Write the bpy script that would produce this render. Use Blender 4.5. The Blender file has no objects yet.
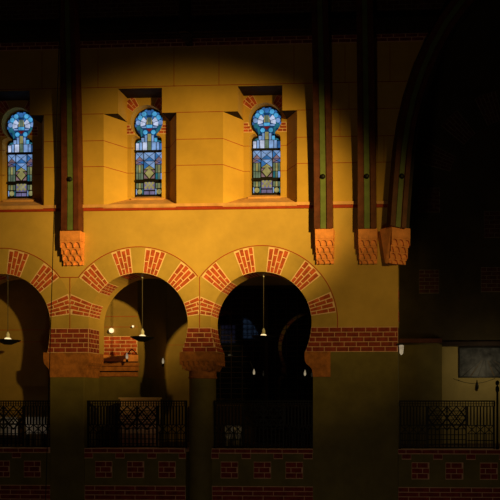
import bpy, math, random
from mathutils import Vector, Matrix
random.seed(7)
SC = bpy.context.scene
COL = SC.collection
# ------------------------------------------------------------------ camera
F = 640.0; D = 12.8; TH = math.radians(2.4)
VPX, HY = 430.0, 400.0
CX0 = VPX - F*math.tan(TH)
ZF = 4.0                      # gallery floor
ZC = ZF + 52/50.0             # eye height of the opposite gallery
def W(px, py, Y=0.0):
    """place measured in the photograph -> point on the plane at depth Y"""
    r = Vector((math.cos(TH), math.sin(TH), 0)); f = Vector((-math.sin(TH), math.cos(TH), 0))
    d = f*F + r*(px-CX0); t = (Y+D)/d.y
    return Vector((d.x*t, Y, ZC + (HY-py)*t))
def X(px, Y=0.0): return W(px, 400, Y).x
def Z(py, px=200, Y=0.0): return W(px, py, Y).z
cam = bpy.data.cameras.new('camera'); co = bpy.data.objects.new('camera', cam); COL.objects.link(co)
co.location = (0, -D, ZC); co.rotation_euler = (math.pi/2, 0, TH)
cam.sensor_width = 36; cam.lens = F/500*36
cam.shift_x = -(CX0-250)/500; cam.shift_y = (HY-250)/500
cam.clip_end = 200
SC.camera = co
# ------------------------------------------------------------------ materials
def mat(name, col, rough=.8, var=.12, scale=6, bump=.15, col2=None, metal=0, spec=.3):
    m = bpy.data.materials.new(name); m.use_nodes = True
    nt = m.node_tree; b = nt.nodes['Principled BSDF']
    b.inputs['Roughness'].default_value = rough; b.inputs['Metallic'].default_value = metal
    b.inputs['Specular IOR Level'].default_value = spec
    tc = nt.nodes.new('ShaderNodeTexCoord')
    n = nt.nodes.new('ShaderNodeTexNoise'); n.inputs['Scale'].default_value = scale
    n.inputs['Detail'].default_value = 6; n.inputs['Roughness'].default_value = .6
    nt.links.new(tc.outputs['Object'], n.inputs['Vector'])
    r = nt.nodes.new('ShaderNodeValToRGB')
    c2 = col2 or [c*(1-2*var) for c in col]
    r.color_ramp.elements[0].position = .35; r.color_ramp.elements[1].position = .65
    r.color_ramp.elements[0].color = (*c2, 1)
    r.color_ramp.elements[1].color = (*[min(1, c*(1+var*.5)) for c in col], 1)
    nt.links.new(n.outputs['Fac'], r.inputs['Fac']); nt.links.new(r.outputs['Color'], b.inputs['Base Color'])
    if bump:
        n2 = nt.nodes.new('ShaderNodeTexNoise'); n2.inputs['Scale'].default_value = scale*6
        n2.inputs['Detail'].default_value = 4
        nt.links.new(tc.outputs['Object'], n2.inputs['Vector'])
        bp = nt.nodes.new('ShaderNodeBump'); bp.inputs['Strength'].default_value = bump; bp.inputs['Distance'].default_value = .02
        nt.links.new(n2.outputs['Fac'], bp.inputs['Height']); nt.links.new(bp.outputs['Normal'], b.inputs['Normal'])
    return m
def glow(name, col, s):
    m = bpy.data.materials.new(name); m.use_nodes = True; nt = m.node_tree
    b = nt.nodes['Principled BSDF']; b.inputs['Base Color'].default_value = (*[c*.15 for c in col], 1)
    b.inputs['Roughness'].default_value = .25
    tc = nt.nodes.new('ShaderNodeTexCoord'); n = nt.nodes.new('ShaderNodeTexNoise'); n.inputs['Scale'].default_value = 9
    nt.links.new(tc.outputs['Object'], n.inputs['Vector'])
    r = nt.nodes.new('ShaderNodeValToRGB'); r.color_ramp.elements[0].position = .3; r.color_ramp.elements[1].position = .7
    r.color_ramp.elements[0].color = (*[c*.5 for c in col], 1); r.color_ramp.elements[1].color = (*col, 1)
    nt.links.new(n.outputs['Fac'], r.inputs['Fac']); nt.links.new(r.outputs['Color'], b.inputs['Emission Color'])
    b.inputs['Emission Strength'].default_value = s
    return m
M = {}
M['plaster'] = mat('ochre_plaster', (.62, .36, .065), .85, .07, 1.6, .12)
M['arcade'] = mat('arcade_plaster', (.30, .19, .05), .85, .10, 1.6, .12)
M['spandrel'] = mat('tan_plaster', (.60, .37, .09), .85, .07, 1.6, .12)
M['olive'] = mat('olive_plaster', (.53, .34, .085), .85, .10, 2.0, .12)
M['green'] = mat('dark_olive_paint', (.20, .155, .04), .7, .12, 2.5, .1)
M['brick'] = mat('red_brick', (.58, .10, .035), .8, .22, 7, .3)
M['pbrick'] = mat('deep_red_brick', (.30, .035, .026), .8, .22, 7, .3)
M['bbrick'] = mat('burnt_red_brick', (.34, .05, .028), .8, .22, 7, .3)
M['pmortar'] = mat('pinkish_mortar', (.80, .46, .30), .9, .1, 9, .2)
M['mortar'] = mat('pale_mortar', (.95, .62, .40), .9, .08, 9, .2)
M['joint'] = mat('dark_red_joint_paint', (.40, .045, .015), .7, .1, 9, 0)
M['pink'] = mat('salmon_sill_paint', (.78, .40, .17), .7, .12, 4, .15)
M['terra'] = mat('terracotta', (.92, .34, .11), .75, .14, 6, .25)
M['terradark'] = mat('dark_terracotta', (.52, .18, .045), .8, .2, 8, .3)  # darker terracotta tone for imposts and capitals
M['brown'] = mat('brown_timber_paint', (.13, .036, .02), .55, .2, 5, .2)
M['ribgreen'] = mat('green_timber_paint', (.14, .18, .06), .5, .12, 5, .1)
M['darkwood'] = mat('dark_timber', (.035, .018, .011), .6, .2, 4, .25)
M['soffit'] = mat('painted_soffit_shade', (.022, .012, .007), .8, .2, 6, .2)  # near black: the unlit look of the undersides is put into the colour
M['rod'] = mat('grey_steel_rod', (.10, .08, .06), .5, .1, 20, 0)
M['iron'] = mat('black_cast_iron', (.006, .006, .007), .55, .1, 20, .1)
M['white'] = mat('white_porcelain', (.85, .82, .76), .3, .04, 8, 0)
M['board'] = mat('pale_board', (.85, .80, .72), .7, .06, 6, 0)
M['peach'] = mat('pale_varnished_wood', (.85, .55, .32), .5, .1, 4, .1)
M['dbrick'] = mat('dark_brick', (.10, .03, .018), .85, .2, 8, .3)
M['dmortar'] = mat('dark_mortar', (.22, .17, .12), .9, .15, 9, .2)  # darker mortar tone
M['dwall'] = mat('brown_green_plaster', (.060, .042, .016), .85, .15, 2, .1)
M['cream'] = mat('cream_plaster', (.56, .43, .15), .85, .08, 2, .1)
M['floor'] = mat('dark_floor_boards', (.07, .035, .02), .5, .2, 3, .2)
M['photo'] = mat('photographic_print', (.11, .115, .12), .4, .5, 5, 0, col2=(.015, .015, .018))
M['frame'] = mat('black_picture_frame', (.01, .01, .01), .4, .1, 9, 0)
g = bpy.data.materials.new('dark_window_glass'); g.use_nodes = True
gb = g.node_tree.nodes['Principled BSDF']; gb.inputs['Base Color'].default_value = (.004, .005, .008, 1)
gb.inputs['Roughness'].default_value = .03; M['glass'] = g
for k, c, s in (('sky', (.26, .45, .86), .8), ('deep', (.05, .22, .62), .7), ('cyan', (.10, .48, .88), .9), ('pale', (.60, .70, .98), .95),
                ('yellow', (.62, .60, .24), .45), ('lime', (.26, .40, .28), .42), ('teal', (.03, .24, .34), .6), ('violet', (.30, .28, .60), .5),
                ('navy', (.012, .09, .30), .45), ('rose', (.42, .27, .33), .5), ('ruby', (.30, .02, .02), .5)):
    M['g_'+k] = glow('glass_'+k, c, s)
M['candle'] = glow('candle_bulb_and_shade_glow', (1, .80, .50), .35)
M['bulb'] = glow('warm_lamp_glass', (1, .74, .38), 1.6)
# ------------------------------------------------------------------ mesh builder
class MB:
    def __init__(s): s.v = []; s.f = []; s.m = []; s.mats = []
    def mi(s, k):
        if k not in s.mats: s.mats.append(k)
        return s.mats.index(k)
    def face(s, pts, k):
        n = len(s.v); s.v += [Vector(p) for p in pts]; s.f.append(list(range(n, n+len(pts)))); s.m.append(s.mi(k))
    def add(s, vs, fs, k):
        n = len(s.v); s.v += [Vector(p) for p in vs]; i = s.mi(k)
        for q in fs: s.f.append([n+a for a in q]); s.m.append(i)
    def hexa(s, p, k):   # p: 4 bottom, 4 top
        s.add(p, [(3, 2, 1, 0), (4, 5, 6, 7), (0, 1, 5, 4), (1, 2, 6, 5), (2, 3, 7, 6), (3, 0, 4, 7)], k)
    def box(s, x0, x1, y0, y1, z0, z1, k):
        s.hexa([(x0, y0, z0), (x1, y0, z0), (x1, y1, z0), (x0, y1, z0), (x0, y0, z1), (x1, y0, z1), (x1, y1, z1), (x0, y1, z1)], k)
    def bar(s, a, b, w, k, d=None):   # square bar between two points
        a = Vector(a); b = Vector(b); t = (b-a).normalized(); d = d or w
        u = t.cross(Vector((0, 1, 0)))
        if u.length < 1e-3: u = t.cross(Vector((1, 0, 0)))
        u.normalize(); n = t.cross(u).normalized()
        P = [c + u*sx*w/2 + n*sy*d/2 for c in (a, b) for sx, sy in ((-1, -1), (1, -1), (1, 1), (-1, 1))]
        s.hexa(P, k)
    def lathe(s, c, prof, k, seg=28):
        vs = []; fs = []
        for r, z in prof:
            for i in range(seg):
                a = 2*math.pi*i/seg; vs.append((c[0]+r*math.cos(a), c[1]+r*math.sin(a), c[2]+z))
        for j in range(len(prof)-1):
            for i in range(seg):
                i2 = (i+1) % seg; fs.append((j*seg+i, j*seg+i2, (j+1)*seg+i2, (j+1)*seg+i))
        fs.append(tuple(reversed(range(seg)))); fs.append(tuple(range((len(prof)-1)*seg, len(prof)*seg)))
        s.add(vs, fs, k)
    def tube(s, pts, r, k, seg=8):
        pts = [Vector(p) for p in pts]; vs = []; fs = []
        for i, p in enumerate(pts):
            t = (pts[min(i+1, len(pts)-1)]-pts[max(i-1, 0)]).normalized()
            u = t.cross(Vector((0, 1, 0)));
            if u.length < 1e-3: u = t.cross(Vector((1, 0, 0)))
            u.normalize(); n = t.cross(u)
            for j in range(seg):
                a = 2*math.pi*j/seg; vs.append(p+u*r*math.cos(a)+n*r*math.sin(a))
        for i in range(len(pts)-1):
            for j in range(seg):
                j2 = (j+1) % seg; fs.append((i*seg+j, i*seg+j2, (i+1)*seg+j2, (i+1)*seg+j))
        fs.append(tuple(range(seg))); fs.append(tuple(range((len(pts)-1)*seg, len(pts)*seg)))
        s.add(vs, fs, k)
    def slab(s, outer, holes, y0, y1, k):   # outline in x,z ; solid between y0 and y1
        cu = bpy.data.curves.new('t', 'CURVE'); cu.dimensions = '2D'; cu.fill_mode = 'BOTH'; cu.extrude = (y1-y0)/2
        for loop in [outer]+holes:
            sp = cu.splines.new('POLY'); sp.points.add(len(loop)-1)
            for i, p in enumerate(loop): sp.points[i].co = (p[0], p[1], 0, 1)
            sp.use_cyclic_u = True
        o = bpy.data.objects.new('t', cu); me = bpy.data.meshes.new_from_object(o)
        ym = (y0+y1)/2
        s.add([(v.co.x, ym - v.co.z, v.co.y) for v in me.vertices], [tuple(p.vertices) for p in me.polygons], k)
        bpy.data.objects.remove(o); bpy.data.curves.remove(cu); bpy.data.meshes.remove(me)
    def build(s, name, parent=None, origin=None, smooth=False, bevel=0):
        me = bpy.data.meshes.new(name)
        org = Vector(origin) if origin is not None else Vector((0, 0, 0))
        off = org if parent is None else Vector(parent.get('_o', (0, 0, 0)))
        me.from_pydata([tuple(v-off) for v in s.v], [], s.f)
        for k in s.mats: me.materials.append(M[k])
        for p, i in zip(me.polygons, s.m): p.material_index = i
        me.validate()
        import bmesh as bmm
        bm = bmm.new(); bm.from_mesh(me); bmm.ops.remove_doubles(bm, verts=bm.verts, dist=1e-5)
        bmm.ops.recalc_face_normals(bm, faces=bm.faces); bm.to_mesh(me); bm.free()
        if smooth:
            me.shade_smooth()
            me.set_sharp_from_angle(angle=math.radians(40))
        o = bpy.data.objects.new(name, me); COL.objects.link(o)
        if parent is None: o.location = org; o['_o'] = list(org)
        else: o.parent = parent; o['_o'] = list(off)
        if bevel:
            b = o.modifiers.new('bevel', 'BEVEL'); b.width = bevel; b.segments = 2; b.limit_method = 'ANGLE'
        return o
def thing(name, label, cat, loc, group=None):
    o = bpy.data.objects.new(name, None); COL.objects.link(o); o.location = loc; o.empty_display_size = .1
    o['label'] = label; o['category'] = cat; o['_o'] = list(loc)
    if group: o['group'] = group
    return o
def tag(o, label, cat, group=None):
    o['label'] = label; o['category'] = cat
    if group: o['group'] = group
    return o
def struct(o): o['kind'] = 'structure'; return o
# brick pattern laid on any surface: fn(u, v, h) -> point ; u along the course, v across courses
def bricks(mb, fn, u0, u1, v0, v1, rows, L, gap_u, gap_v, kb='brick', km='mortar', h=.004, clip=None, off=0, useg=1):
    dv = (v1-v0)/rows; e_ = gap_v*.55
    for r in range(rows):
        a, b = v0+r*dv, v0+(r+1)*dv
        a_, b_ = a, b
        if r == 0: a_ = a-e_
        if r == rows-1: b_ = b+e_
        lo, hi = (u0, u1) if clip is None else clip((a+b)/2)
        la, ha = (u0, u1) if clip is None else clip(a)
        lb, hb = (u0, u1) if clip is None else clip(b)
        n = max(1, useg)
        for i in range(n):
            t0, t1 = i/n, (i+1)/n
            q = [fn(la+(ha-la)*t0, a_, h*.4), fn(la+(ha-la)*t1, a_, h*.4), fn(lb+(hb-lb)*t1, b_, h*.4), fn(lb+(hb-lb)*t0, b_, h*.4)]
            q2 = [fn(la+(ha-la)*t0, a_, -.002), fn(la+(ha-la)*t1, a_, -.002), fn(lb+(hb-lb)*t1, b_, -.002), fn(lb+(hb-lb)*t0, b_, -.002)]
            mb.hexa(q2+q, km)
        x = lo - ((r+off) % 2)*L*.5
        while x < hi-gap_u:
            s, e = max(x, lo)+gap_u/2, min(x+L, hi)-gap_u/2
            if e-s > L*.12:
                p0, p1 = a+gap_v/2, b-gap_v/2
                mb.hexa([fn(s, p0, 0), fn(e, p0, 0), fn(e, p1, 0), fn(s, p1, 0), fn(s, p0, h), fn(e, p0, h), fn(e, p1, h), fn(s, p1, h)], kb)
            x += L
PX = .02        # one photographed pixel on the nave wall, in metres
# ------------------------------------------------------------------ nave wall (arcade + clerestory)
Z207, Z352 = Z(207.5), Z(352)
ZA = Z(323); R1, R2, TW = 1.03, 1.55, .42
CXS = [X(1.5), X(138), X(261)]
XR = X(398)
BR0, BR1 = Z352, Z(328)
zs = ZA - Z352                                    # drop of springing below the centre
dxs = math.sqrt(R1*R1-zs*zs)
def arch_pts(cx, r=R1, n=48):
    a0 = math.pi+math.asin(zs/r); pts = []
    for i in range(n+1):
        a = a0 - (2*a0-math.pi)*i/n
        pts.append((cx+r*math.cos(a), ZA+r*math.sin(a)))
    return pts
XL = X(-120)
out = [(XL, Z207), (XL, Z352)]
FLARE = [(.06, .06), (0, .13), (.14, .13)]        # how far each jamb closes in at the springing (left, right)
Z328 = Z(328)
def jamb(k, side, z):                              # x of the jamb below the arch centre
    t = min(1, max(0, (ZA+.02-z)/(ZA+.02-Z352))); return CXS[k]+side*(R1-FLARE[k][0 if side < 0 else 1]*t*t)
def opening(k):
    p = [q for q in arch_pts(CXS[k]) if q[1] > ZA]
    zz = [Z352+(ZA-Z352)*i/8 for i in range(9)]
    return [(jamb(k, -1, z), z) for z in zz]+p+[(jamb(k, 1, z), z) for z in reversed(zz)]
for k in range(3): out += opening(k)
out += [(XR, Z352), (XR, Z207)]
m = MB(); m.slab(out, [], 0, TW, 'spandrel')
m.slab([(XL, Z207), (XL, Z352)]+opening(0)+opening(1)+[((CXS[1]+CXS[2])/2, Z352), ((CXS[1]+CXS[2])/2, Z207)], [], TW, TW+.2, 'spandrel')
# right-hand curved edge of the clerestory wall, along the crossing arch
edge = [(399, 207.5), (402, 178), (407, 140), (413, 110), (423, 76), (437, 44), (456, 14), (480, -14), (505, -35)]
ewl = [(W(a, b).x, W(a, b).z) for a, b in edge]; ewl[0] = (XR, Z207)
ZT = Z(-35)
SH_T, SH_B, SILL = Z(87), Z(112), Z(205)
WC = [X(8), X(140), X(260)]
HU, HL, REC = .455, .755, .40
up = [(XL, Z207)] + ewl + [(XL, ewl[-1][1])]
holes = []
for c in WC:
    holes.append([(c-HL, SILL), (c+HL, SILL), (c+HL, SH_B), (c+HU, SH_B), (c+HU, SH_T), (c-HU, SH_T), (c-HU, SH_B), (c-HL, SH_B)])
m.slab(up, holes, 0, REC, 'plaster')
for c in WC:      # splayed reveals
    for s in (-1, 1):
        P = [(c+s*HL, 0, 0), (c+s*(HL+.02), REC, 0), (c+s*HU, REC, 0)]
        vs = [(p[0], p[1], z) for z in (SILL-.02, SH_B-.001) for p in P]
        m.add(vs, [(0, 1, 2), (3, 4, 5), (0, 1, 4, 3), (1, 2, 5, 4), (2, 0, 3, 5)], 'plaster')
wall = struct(m.build('wall_front'))
# inner leaf with keyhole lights
GY = .54
def keyhole(cx, zc, r, hw, zb, n=30):
    neck = r*.62; zn = zc - math.sqrt(r*r-neck*neck); zsld = zn - .03
    pts = [(cx-hw, zb)]
    for i in range(7):                       # left shoulder quarter
        a = math.pi - i/6*math.pi/2; pts.append((cx-neck+(-(hw-neck))*(-math.cos(a)) , zsld-.085+.085*math.sin(a)))
    a0 = math.atan2(zn-zc, -neck) % (2*math.pi); a1 = math.atan2(zn-zc, neck)
    for i in range(n+1):
        a = a0 + (a1-a0)*i/n
        pts.append((cx+r*math.cos(a), zc+r*math.sin(a)))
    for i in range(7):
        a = math.pi/2 - i/6*math.pi/2; pts.append((cx+neck+(hw-neck)*math.cos(a), zsld-.085+.085*math.sin(a)))
    pts.append((cx+hw, zb))
    return pts
def keyhole_fix(cx, zc, r, hw, zb):
    p = keyhole(cx, zc, r, hw, zb)
    L = [(cx-hw, zb)]
    neck = r*.62; zn = zc - math.sqrt(r*r-neck*neck); zsld = zn-.03
    for i in range(7):
        a = math.pi - i/6*math.pi/2; L.append((cx-neck+(hw-neck)*math.cos(a), zsld-.085+.085*math.sin(a)))
    return L + p[8:]
zsi = Z(197.5, 267, REC); ZWC = Z(122, 267, GY); ZWB = Z(195, 267, GY)
m = MB()
GC = [WC[0]-.07, WC[1]-.045, WC[2]-.0]
inner_holes = [keyhole_fix(c, ZWC, .345, .325, zsi-.03) for c in GC]
m.slab([(XL, SILL-.02), (X(330), SILL-.02), (X(330), SH_T+.1), (XL, SH_T+.1)], inner_holes, REC, GY+.02, 'plaster')
m.build('window_recess_wall', wall)
# undersides of the window heads, their shade painted in as a near-black skin
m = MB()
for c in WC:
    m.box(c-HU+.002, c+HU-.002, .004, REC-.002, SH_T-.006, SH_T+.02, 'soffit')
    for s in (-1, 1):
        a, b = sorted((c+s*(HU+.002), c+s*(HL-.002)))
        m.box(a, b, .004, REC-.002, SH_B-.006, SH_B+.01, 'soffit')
m.build('shaded_soffit', wall)
# sills + string course
m = MB()
x1 = X(333)
for a, b in ((XL, XR),):
    m.box(a, b, -.04, 0, Z(206.8), Z(203.8), 'pink')
    m.box(a, b, -.022, 0, Z(209.8), Z(206.8), 'joint')
m.build('string_course', wall)
m = MB()
for c in WC:
    P = [(c-HL, -.03, SILL-.05), (c+HL, -.03, SILL-.05), (c+HL, REC+.0, SILL-.05), (c-HL, REC+.0, SILL-.05),
         (c-HL, -.03, SILL+.005), (c+HL, -.03, SILL+.005), (c+HU, REC, zsi), (c-HU, REC, zsi)]
    m.hexa(P, 'pink')
    m.hexa([(c-.32, REC-.06, zsi-.06), (c+.32, REC-.06, zsi-.06), (c+.32, GY, zsi-.06), (c-.32, GY, zsi-.06),
            (c-.36, REC-.06, zsi), (c+.36, REC-.06, zsi), (c+.315, GY, ZWB), (c-.315, GY, ZWB)], 'pink')
m.build('sill', wall)
# painted masonry joints
jl = MB()
def hline(x0, x1, z, w=.011, y=0): jl.box(x0, x1, y-.003, y+.001, z-w/2, z+w/2, 'joint')
def vline(x, z0, z1, w=.011, y=0): jl.box(x-w/2, x+w/2, y-.003, y+.001, z0, z1, 'joint')
hline(XL, X(416), Z(85.5))
for py in (112, 139, 165):
    z = Z(py)
    segs = []
    xs = [XL] + [v for c in WC for v in (c-HL, c+HL)] + [X(405 if py < 150 else 401)]
    for i in range(0, len(xs), 2): hline(xs[i], xs[i+1], z)
    if py != 112:
        for c in WC:
            for s in (-1, 1):
                n = Vector((-s*REC, -(HL-HU), 0)).normalized()*.003
                a = Vector((c+s*HL, 0, z)); b = Vector((c+s*HU, REC, z)); up_ = Vector((0, 0, .006))
                jl.hexa([a-up_, b-up_, b-up_+n, a-up_+n, a+up_, b+up_, b+up_+n, a+up_+n], 'joint')
                q = sorted((c+s*HU, c+s*.315)); hline(q[0], q[1], z, .009, REC)
for px in (42, 98, 174, 219, 294, 345, 390): vline(X(px), Z(86), Z(48), .009)
for px, a, b in ((349, 112, 86), (340, 139, 112), (384, 165, 139)): vline(X(px), Z(a), Z(b), .007)
for cx, l in ((CXS[0], 0), (CXS[1], 1), (CXS[2], 2)):       # extrados lines
    c0 = -math.radians(52.6); c1 = math.radians(52.6) if l < 2 else math.radians(94)
    n = 44
    for i in range(n):
        a, b = c0+(c1-c0)*i/n, c0+(c1-c0)*(i+1)/n
        q = [(cx+r*math.sin(t), ZA+r*math.cos(t)) for t, r in ((a, R2), (b, R2), (b, R2+.016), (a, R2+.016))]
        jl.hexa([(p[0], -.006, p[1]) for p in q]+[(p[0], .001, p[1]) for p in q], 'joint')
XJ = [(X(63)+X(77))/2, X(199.7)]
zj = ZA + R2*math.cos(math.radians(52.6))
hline(CXS[0]+R2*math.sin(math.radians(52.6)), CXS[1]-R2*math.sin(math.radians(52.6)), zj+.005, .014, -.003)
for xj in XJ: vline(xj, BR1, zj, .012, -.003)
jl.build('joint_line', wall)
# archivolts: olive voussoir zone with brick voussoirs
def rmax(k, a):        # outer radius for arch k at angle a from vertical
    s = math.sin(a)
    if s > 0 and k < 2: return min(R2, (XJ[k]-CXS[k])/s)
    if s < 0 and k > 0: return min(R2, (CXS[k]-XJ[k-1])/-s)
    return R2
for k, cx in enumerate(CXS):
    m = MB(); n = 80; lim = math.acos((BR1-ZA)/R2)
    lo, hi = -math.radians(95), math.radians(95)
    for i in range(n):
        a, b = lo+(hi-lo)*i/n, lo+(hi-lo)*(i+1)/n
        q = []
        for t, r in ((a, R1), (b, R1), (b, rmax(k, b)), (a, rmax(k, a))):
            q.append((cx+r*math.sin(t), max(ZA+r*math.cos(t), BR1-.05)))
        m.hexa([(p[0], -.003, p[1]) for p in q]+[(p[0], .001, p[1]) for p in q], 'olive')
    ar = m.build('archivolt', wall)
    bands = [(-82, -67), (-52, -37), (-20.8, -6.3), (6.3, 22), (36, 51.7), (67, 82)]
    for b0, b1 in bands:
        m = MB(); b0, b1 = math.radians(b0), math.radians(b1); bm_ = (b0+b1)/2
        re = lambda v: (R1, rmax(k, v)-.012)
        fn = lambda u, v, h, cx=cx: (cx+u*math.sin(v), -.003-h, ZA+u*math.cos(v))
        bricks(m, fn, 0, 0, b0, b1, 4, .24, .017, math.radians(.9), clip=re, off=random.randint(0, 1))
        fs = lambda u, v, h, cx=cx: (cx+(R1-h)*math.sin(v), u, ZA+(R1-h)*math.cos(v))
        bricks(m, fs, 0, TW-.002, b0, b1, 4, .12, .012, math.radians(.8), off=1)
        m.build('brick_voussoir', ar)
# horizontal brick band at the springing
m = MB(); rows = 5
for k in range(4):
    fL = (lambda v: XL) if k == 0 else (lambda v, k=k: jamb(k-1, 1, v))
    fR = (lambda v: XR) if k == 3 else (lambda v, k=k: jamb(k, -1, v))
    bricks(m, lambda u, v, h: (u, -.004-h, v), 0, 0, BR0, BR1, rows, .245, .015, .015, 'bbrick', 'pmortar', clip=lambda v: (fL(v), fR(v)), off=k)
    for side, fnx, sg in (('r', fR, 1), ('l', fL, -1)):
        if (k == 3 and side == 'r') or (k == 0 and side == 'l'): continue
        bricks(m, lambda u, v, h: (fnx(v)+sg*h, u, v), 0, TW-.002, BR0, BR1, rows, .12, .014, .015, 'bbrick', 'pmortar', off=k)
m.hexa([(XR, -.004, BR0), (XR+.004, -.004, BR0), (XR+.004, TW, BR0), (XR, TW, BR0), (XR, -.004, BR1), (XR+.004, -.004, BR1), (XR+.004, TW, BR1), (XR, TW, BR1)], 'dbrick')
m.build('brick_band', wall)
# frieze of bricks below the wall plate
m = MB()
bricks(m, lambda u, v, h: (u, -.004-h, v), XL, X(436), Z(46), Z(38.5), 2, .245, .018, .018, 'pbrick', 'pmortar')
m.build('brick_frieze', wall)
m = MB()
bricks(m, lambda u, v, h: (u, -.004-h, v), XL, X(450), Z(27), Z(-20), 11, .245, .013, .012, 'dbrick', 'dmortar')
m.build('brick_parapet', wall)
# keyhole window surrounds
for c in GC:
    m = MB()
    for b0, b1 in ((-55, -27),):
        bricks(m, lambda u, v, h: (c+u*math.sin(v), REC-.003-h, ZWC+u*math.cos(v)), 0.36, .60, math.radians(b0), math.radians(b1), 3, .19, .012, math.radians(1.6))
    bricks(m, lambda u, v, h: (c+u*math.sin(v), REC-.003-h, ZWC+u*math.cos(v)), 0.36, .60, math.radians(27), math.radians(55), 3, .19, .012, math.radians(1.6))
    for s in (-1, 1):
        hx = lambda v: math.sqrt(.356**2-(v-ZWC)**2)
        ob = (c+s*.452) if s < 0 else min(c+.452, WC[0]+HU if c < WC[0]+.1 else c+.5)
        bricks(m, lambda u, v, h: (u, REC-.003-h, v), 0, 0, ZWC-.265, ZWC-.075, 3, .2, .012, .016, clip=(lambda v: (ob, c-hx(v))) if s < 0 else (lambda v: (c+hx(v), ob)), off=1)
    m.build('brick_surround', wall)
# ------------------------------------------------------------------ stained glass windows
def stained(i, c):
    u = PX*1.042
    def P(x, y): return (c+x*u, GY-.004, ZWC-y*u)      # x right, y down, in pixels from roundel centre
    lead = MB(); lead.slab(keyhole_fix(c, ZWC, .325, .305, ZWB-.015), [], GY, GY+.012, 'iron')
    win = struct(lead.build('window_%d' % (i+1)))
    gm = MB()
    def poly(pts, k): gm.face([P(*p) for p in pts], 'g_'+k)
    def rect(x0, x1, y0, y1, k): poly([(x0, y1), (x1, y1), (x1, y0), (x0, y0)], k)
    def back(pts, k): gm.face([Vector(P(*p))+Vector((0, .002, 0)) for p in pts], 'g_'+k)
    def disc(x, y, r, k, n=14): poly([(x+r*math.cos(2*math.pi*j/n), y-r*math.sin(2*math.pi*j/n)) for j in range(n)], k)
    def sect(r0, r1, a0, a1, k):
        n = 4; pts = [(r1*math.sin(math.radians(a0+(a1-a0)*j/n)), -r1*math.cos(math.radians(a0+(a1-a0)*j/n))) for j in range(n+1)]
        pts += [(r0*math.sin(math.radians(a1-(a1-a0)*j/n)), -r0*math.cos(math.radians(a1-(a1-a0)*j/n))) for j in range(n+1)]
        poly(pts, k)
    for j in range(9):                                   # ring of roundels and blue spandrels
        a = -110+j*27.5
        disc(11.6*math.sin(math.radians(a)), -11.6*math.cos(math.radians(a)), 2.45, ['teal', 'sky', 'cyan', 'cyan', 'deep', 'cyan', 'cyan', 'sky', 'teal'][j])
        if j < 8:
            am = a+13.7; sect(12.6, 14.9, am-5.5, am+5.5, 'deep'); sect(9.3, 10.4, am-5, am+5, 'teal')
    for a0, a1 in ((-105, -72), (-70, -38), (38, 70), (72, 105)): sect(4.2, 9.2, a0+1, a1-1, 'pale')
    sect(5.5, 8.9, -35, -20, 'deep'); sect(5.5, 8.9, 20, 35, 'deep')
    rect(-3, -1.7, -6.5, .4, 'yellow'); rect(1.7, 3, -6.5, .4, 'yellow'); rect(-1.4, 1.4, -6.8, .2, 'lime'); rect(-3, 3, .8, 3.8, 'cyan')
    for s in (-1, 1): rect(min(s*3.5, s*8), max(s*3.5, s*8), 2.4, 3.9, 'sky')
    poly([(0, 8), (3.4, 4.6), (-3.4, 4.6)], 'ruby')
    for s in (-1, 1):
        disc(s*4.2, 8.3, 2.3, 'cyan')
        poly([(s*7, 5), (s*10, 4.5), (s*8.4, 13), (s*7.2, 12)], 'teal')
        rect(min(s*2.4, s*4.6), max(s*2.4, s*4.6), 11.4, 18, 'sky')
        rect(min(s*5.2, s*8.2), max(s*5.2, s*8.2), 14, 18, 'cyan' if s > 0 else 'sky')
        # shoulders
        poly([(s*8.8, 18), (s*8.8, 16.4), (s*11, 16.8), (s*13.4, 19)], 'teal')
        rect(min(s*2.4, s*6.8), max(s*2.4, s*6.8), 18.5, 26.5, 'pale' if s < 0 else 'sky')
        rect(min(s*7.5, s*10.2), max(s*7.5, s*10.2), 18.5, 26.5, 'sky')
        rect(min(s*10.8, s*13.8), max(s*10.8, s*13.8), 19.5, 26.5, 'pale' if s < 0 else 'deep')
    rect(-1.8, 1.8, 10, 17.5, 'yellow'); rect(-1.8, 1.8, 18.1, 26.5, 'lime')
    # lower light: centre column
    def xcell(x0, x1, y0, y1, ks):
        xm, ym = (x0+x1)/2, (y0+y1)/2; gp = .35
        poly([(x0+gp, y0), (xm, ym-gp), (x1-gp, y0)][::-1], ks[0]); poly([(x0+gp, y1), (x1-gp, y1), (xm, ym+gp)], ks[1])
        poly([(x0, y0+gp), (x0, y1-gp), (xm-gp, ym)], ks[2]); poly([(x1, y0+gp), (xm+gp, ym), (x1, y1-gp)][::-1], ks[3])
    xcell(-5.4, 5.4, 29, 37.4, ['sky', 'deep', 'sky', 'sky']); xcell(-5.4, 5.4, 38, 46, ['sky', 'yellow', 'deep', 'sky'])
    poly([(0, 44.8), (-4.6, 50), (0, 55.4), (4.6, 50)], 'yellow')
    for s in (-1, 1): poly([(s*5.4, 47), (s*5.4, 50), (s*2.6, 47)], 'rose'); poly([(s*5.4, 51), (s*5.4, 55.4), (s*1.4, 55.4)], 'rose')
    for r in range(3):
        for q in range(3-(r % 2)):
            cx_ = (-3.6+q*3.6) if r % 2 == 0 else (-1.8+q*3.6); cy = 60+r*2.3
            poly([(cx_, cy-2), (cx_-1.6, cy), (cx_, cy+2), (cx_+1.6, cy)], 'yellow')
    back([(-5.4, 67), (5.4, 67), (5.4, 59.2), (-5.4, 59.2)], 'violet')
    back([(14.2*math.cos(2*math.pi*j/24), -14.2*math.sin(2*math.pi*j/24)) for j in range(24)], 'navy')
    rect(-5.4, -.3, 68.4, 71.6, 'violet'); rect(.3, 5.4, 68.4, 71.6, 'violet')
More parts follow.
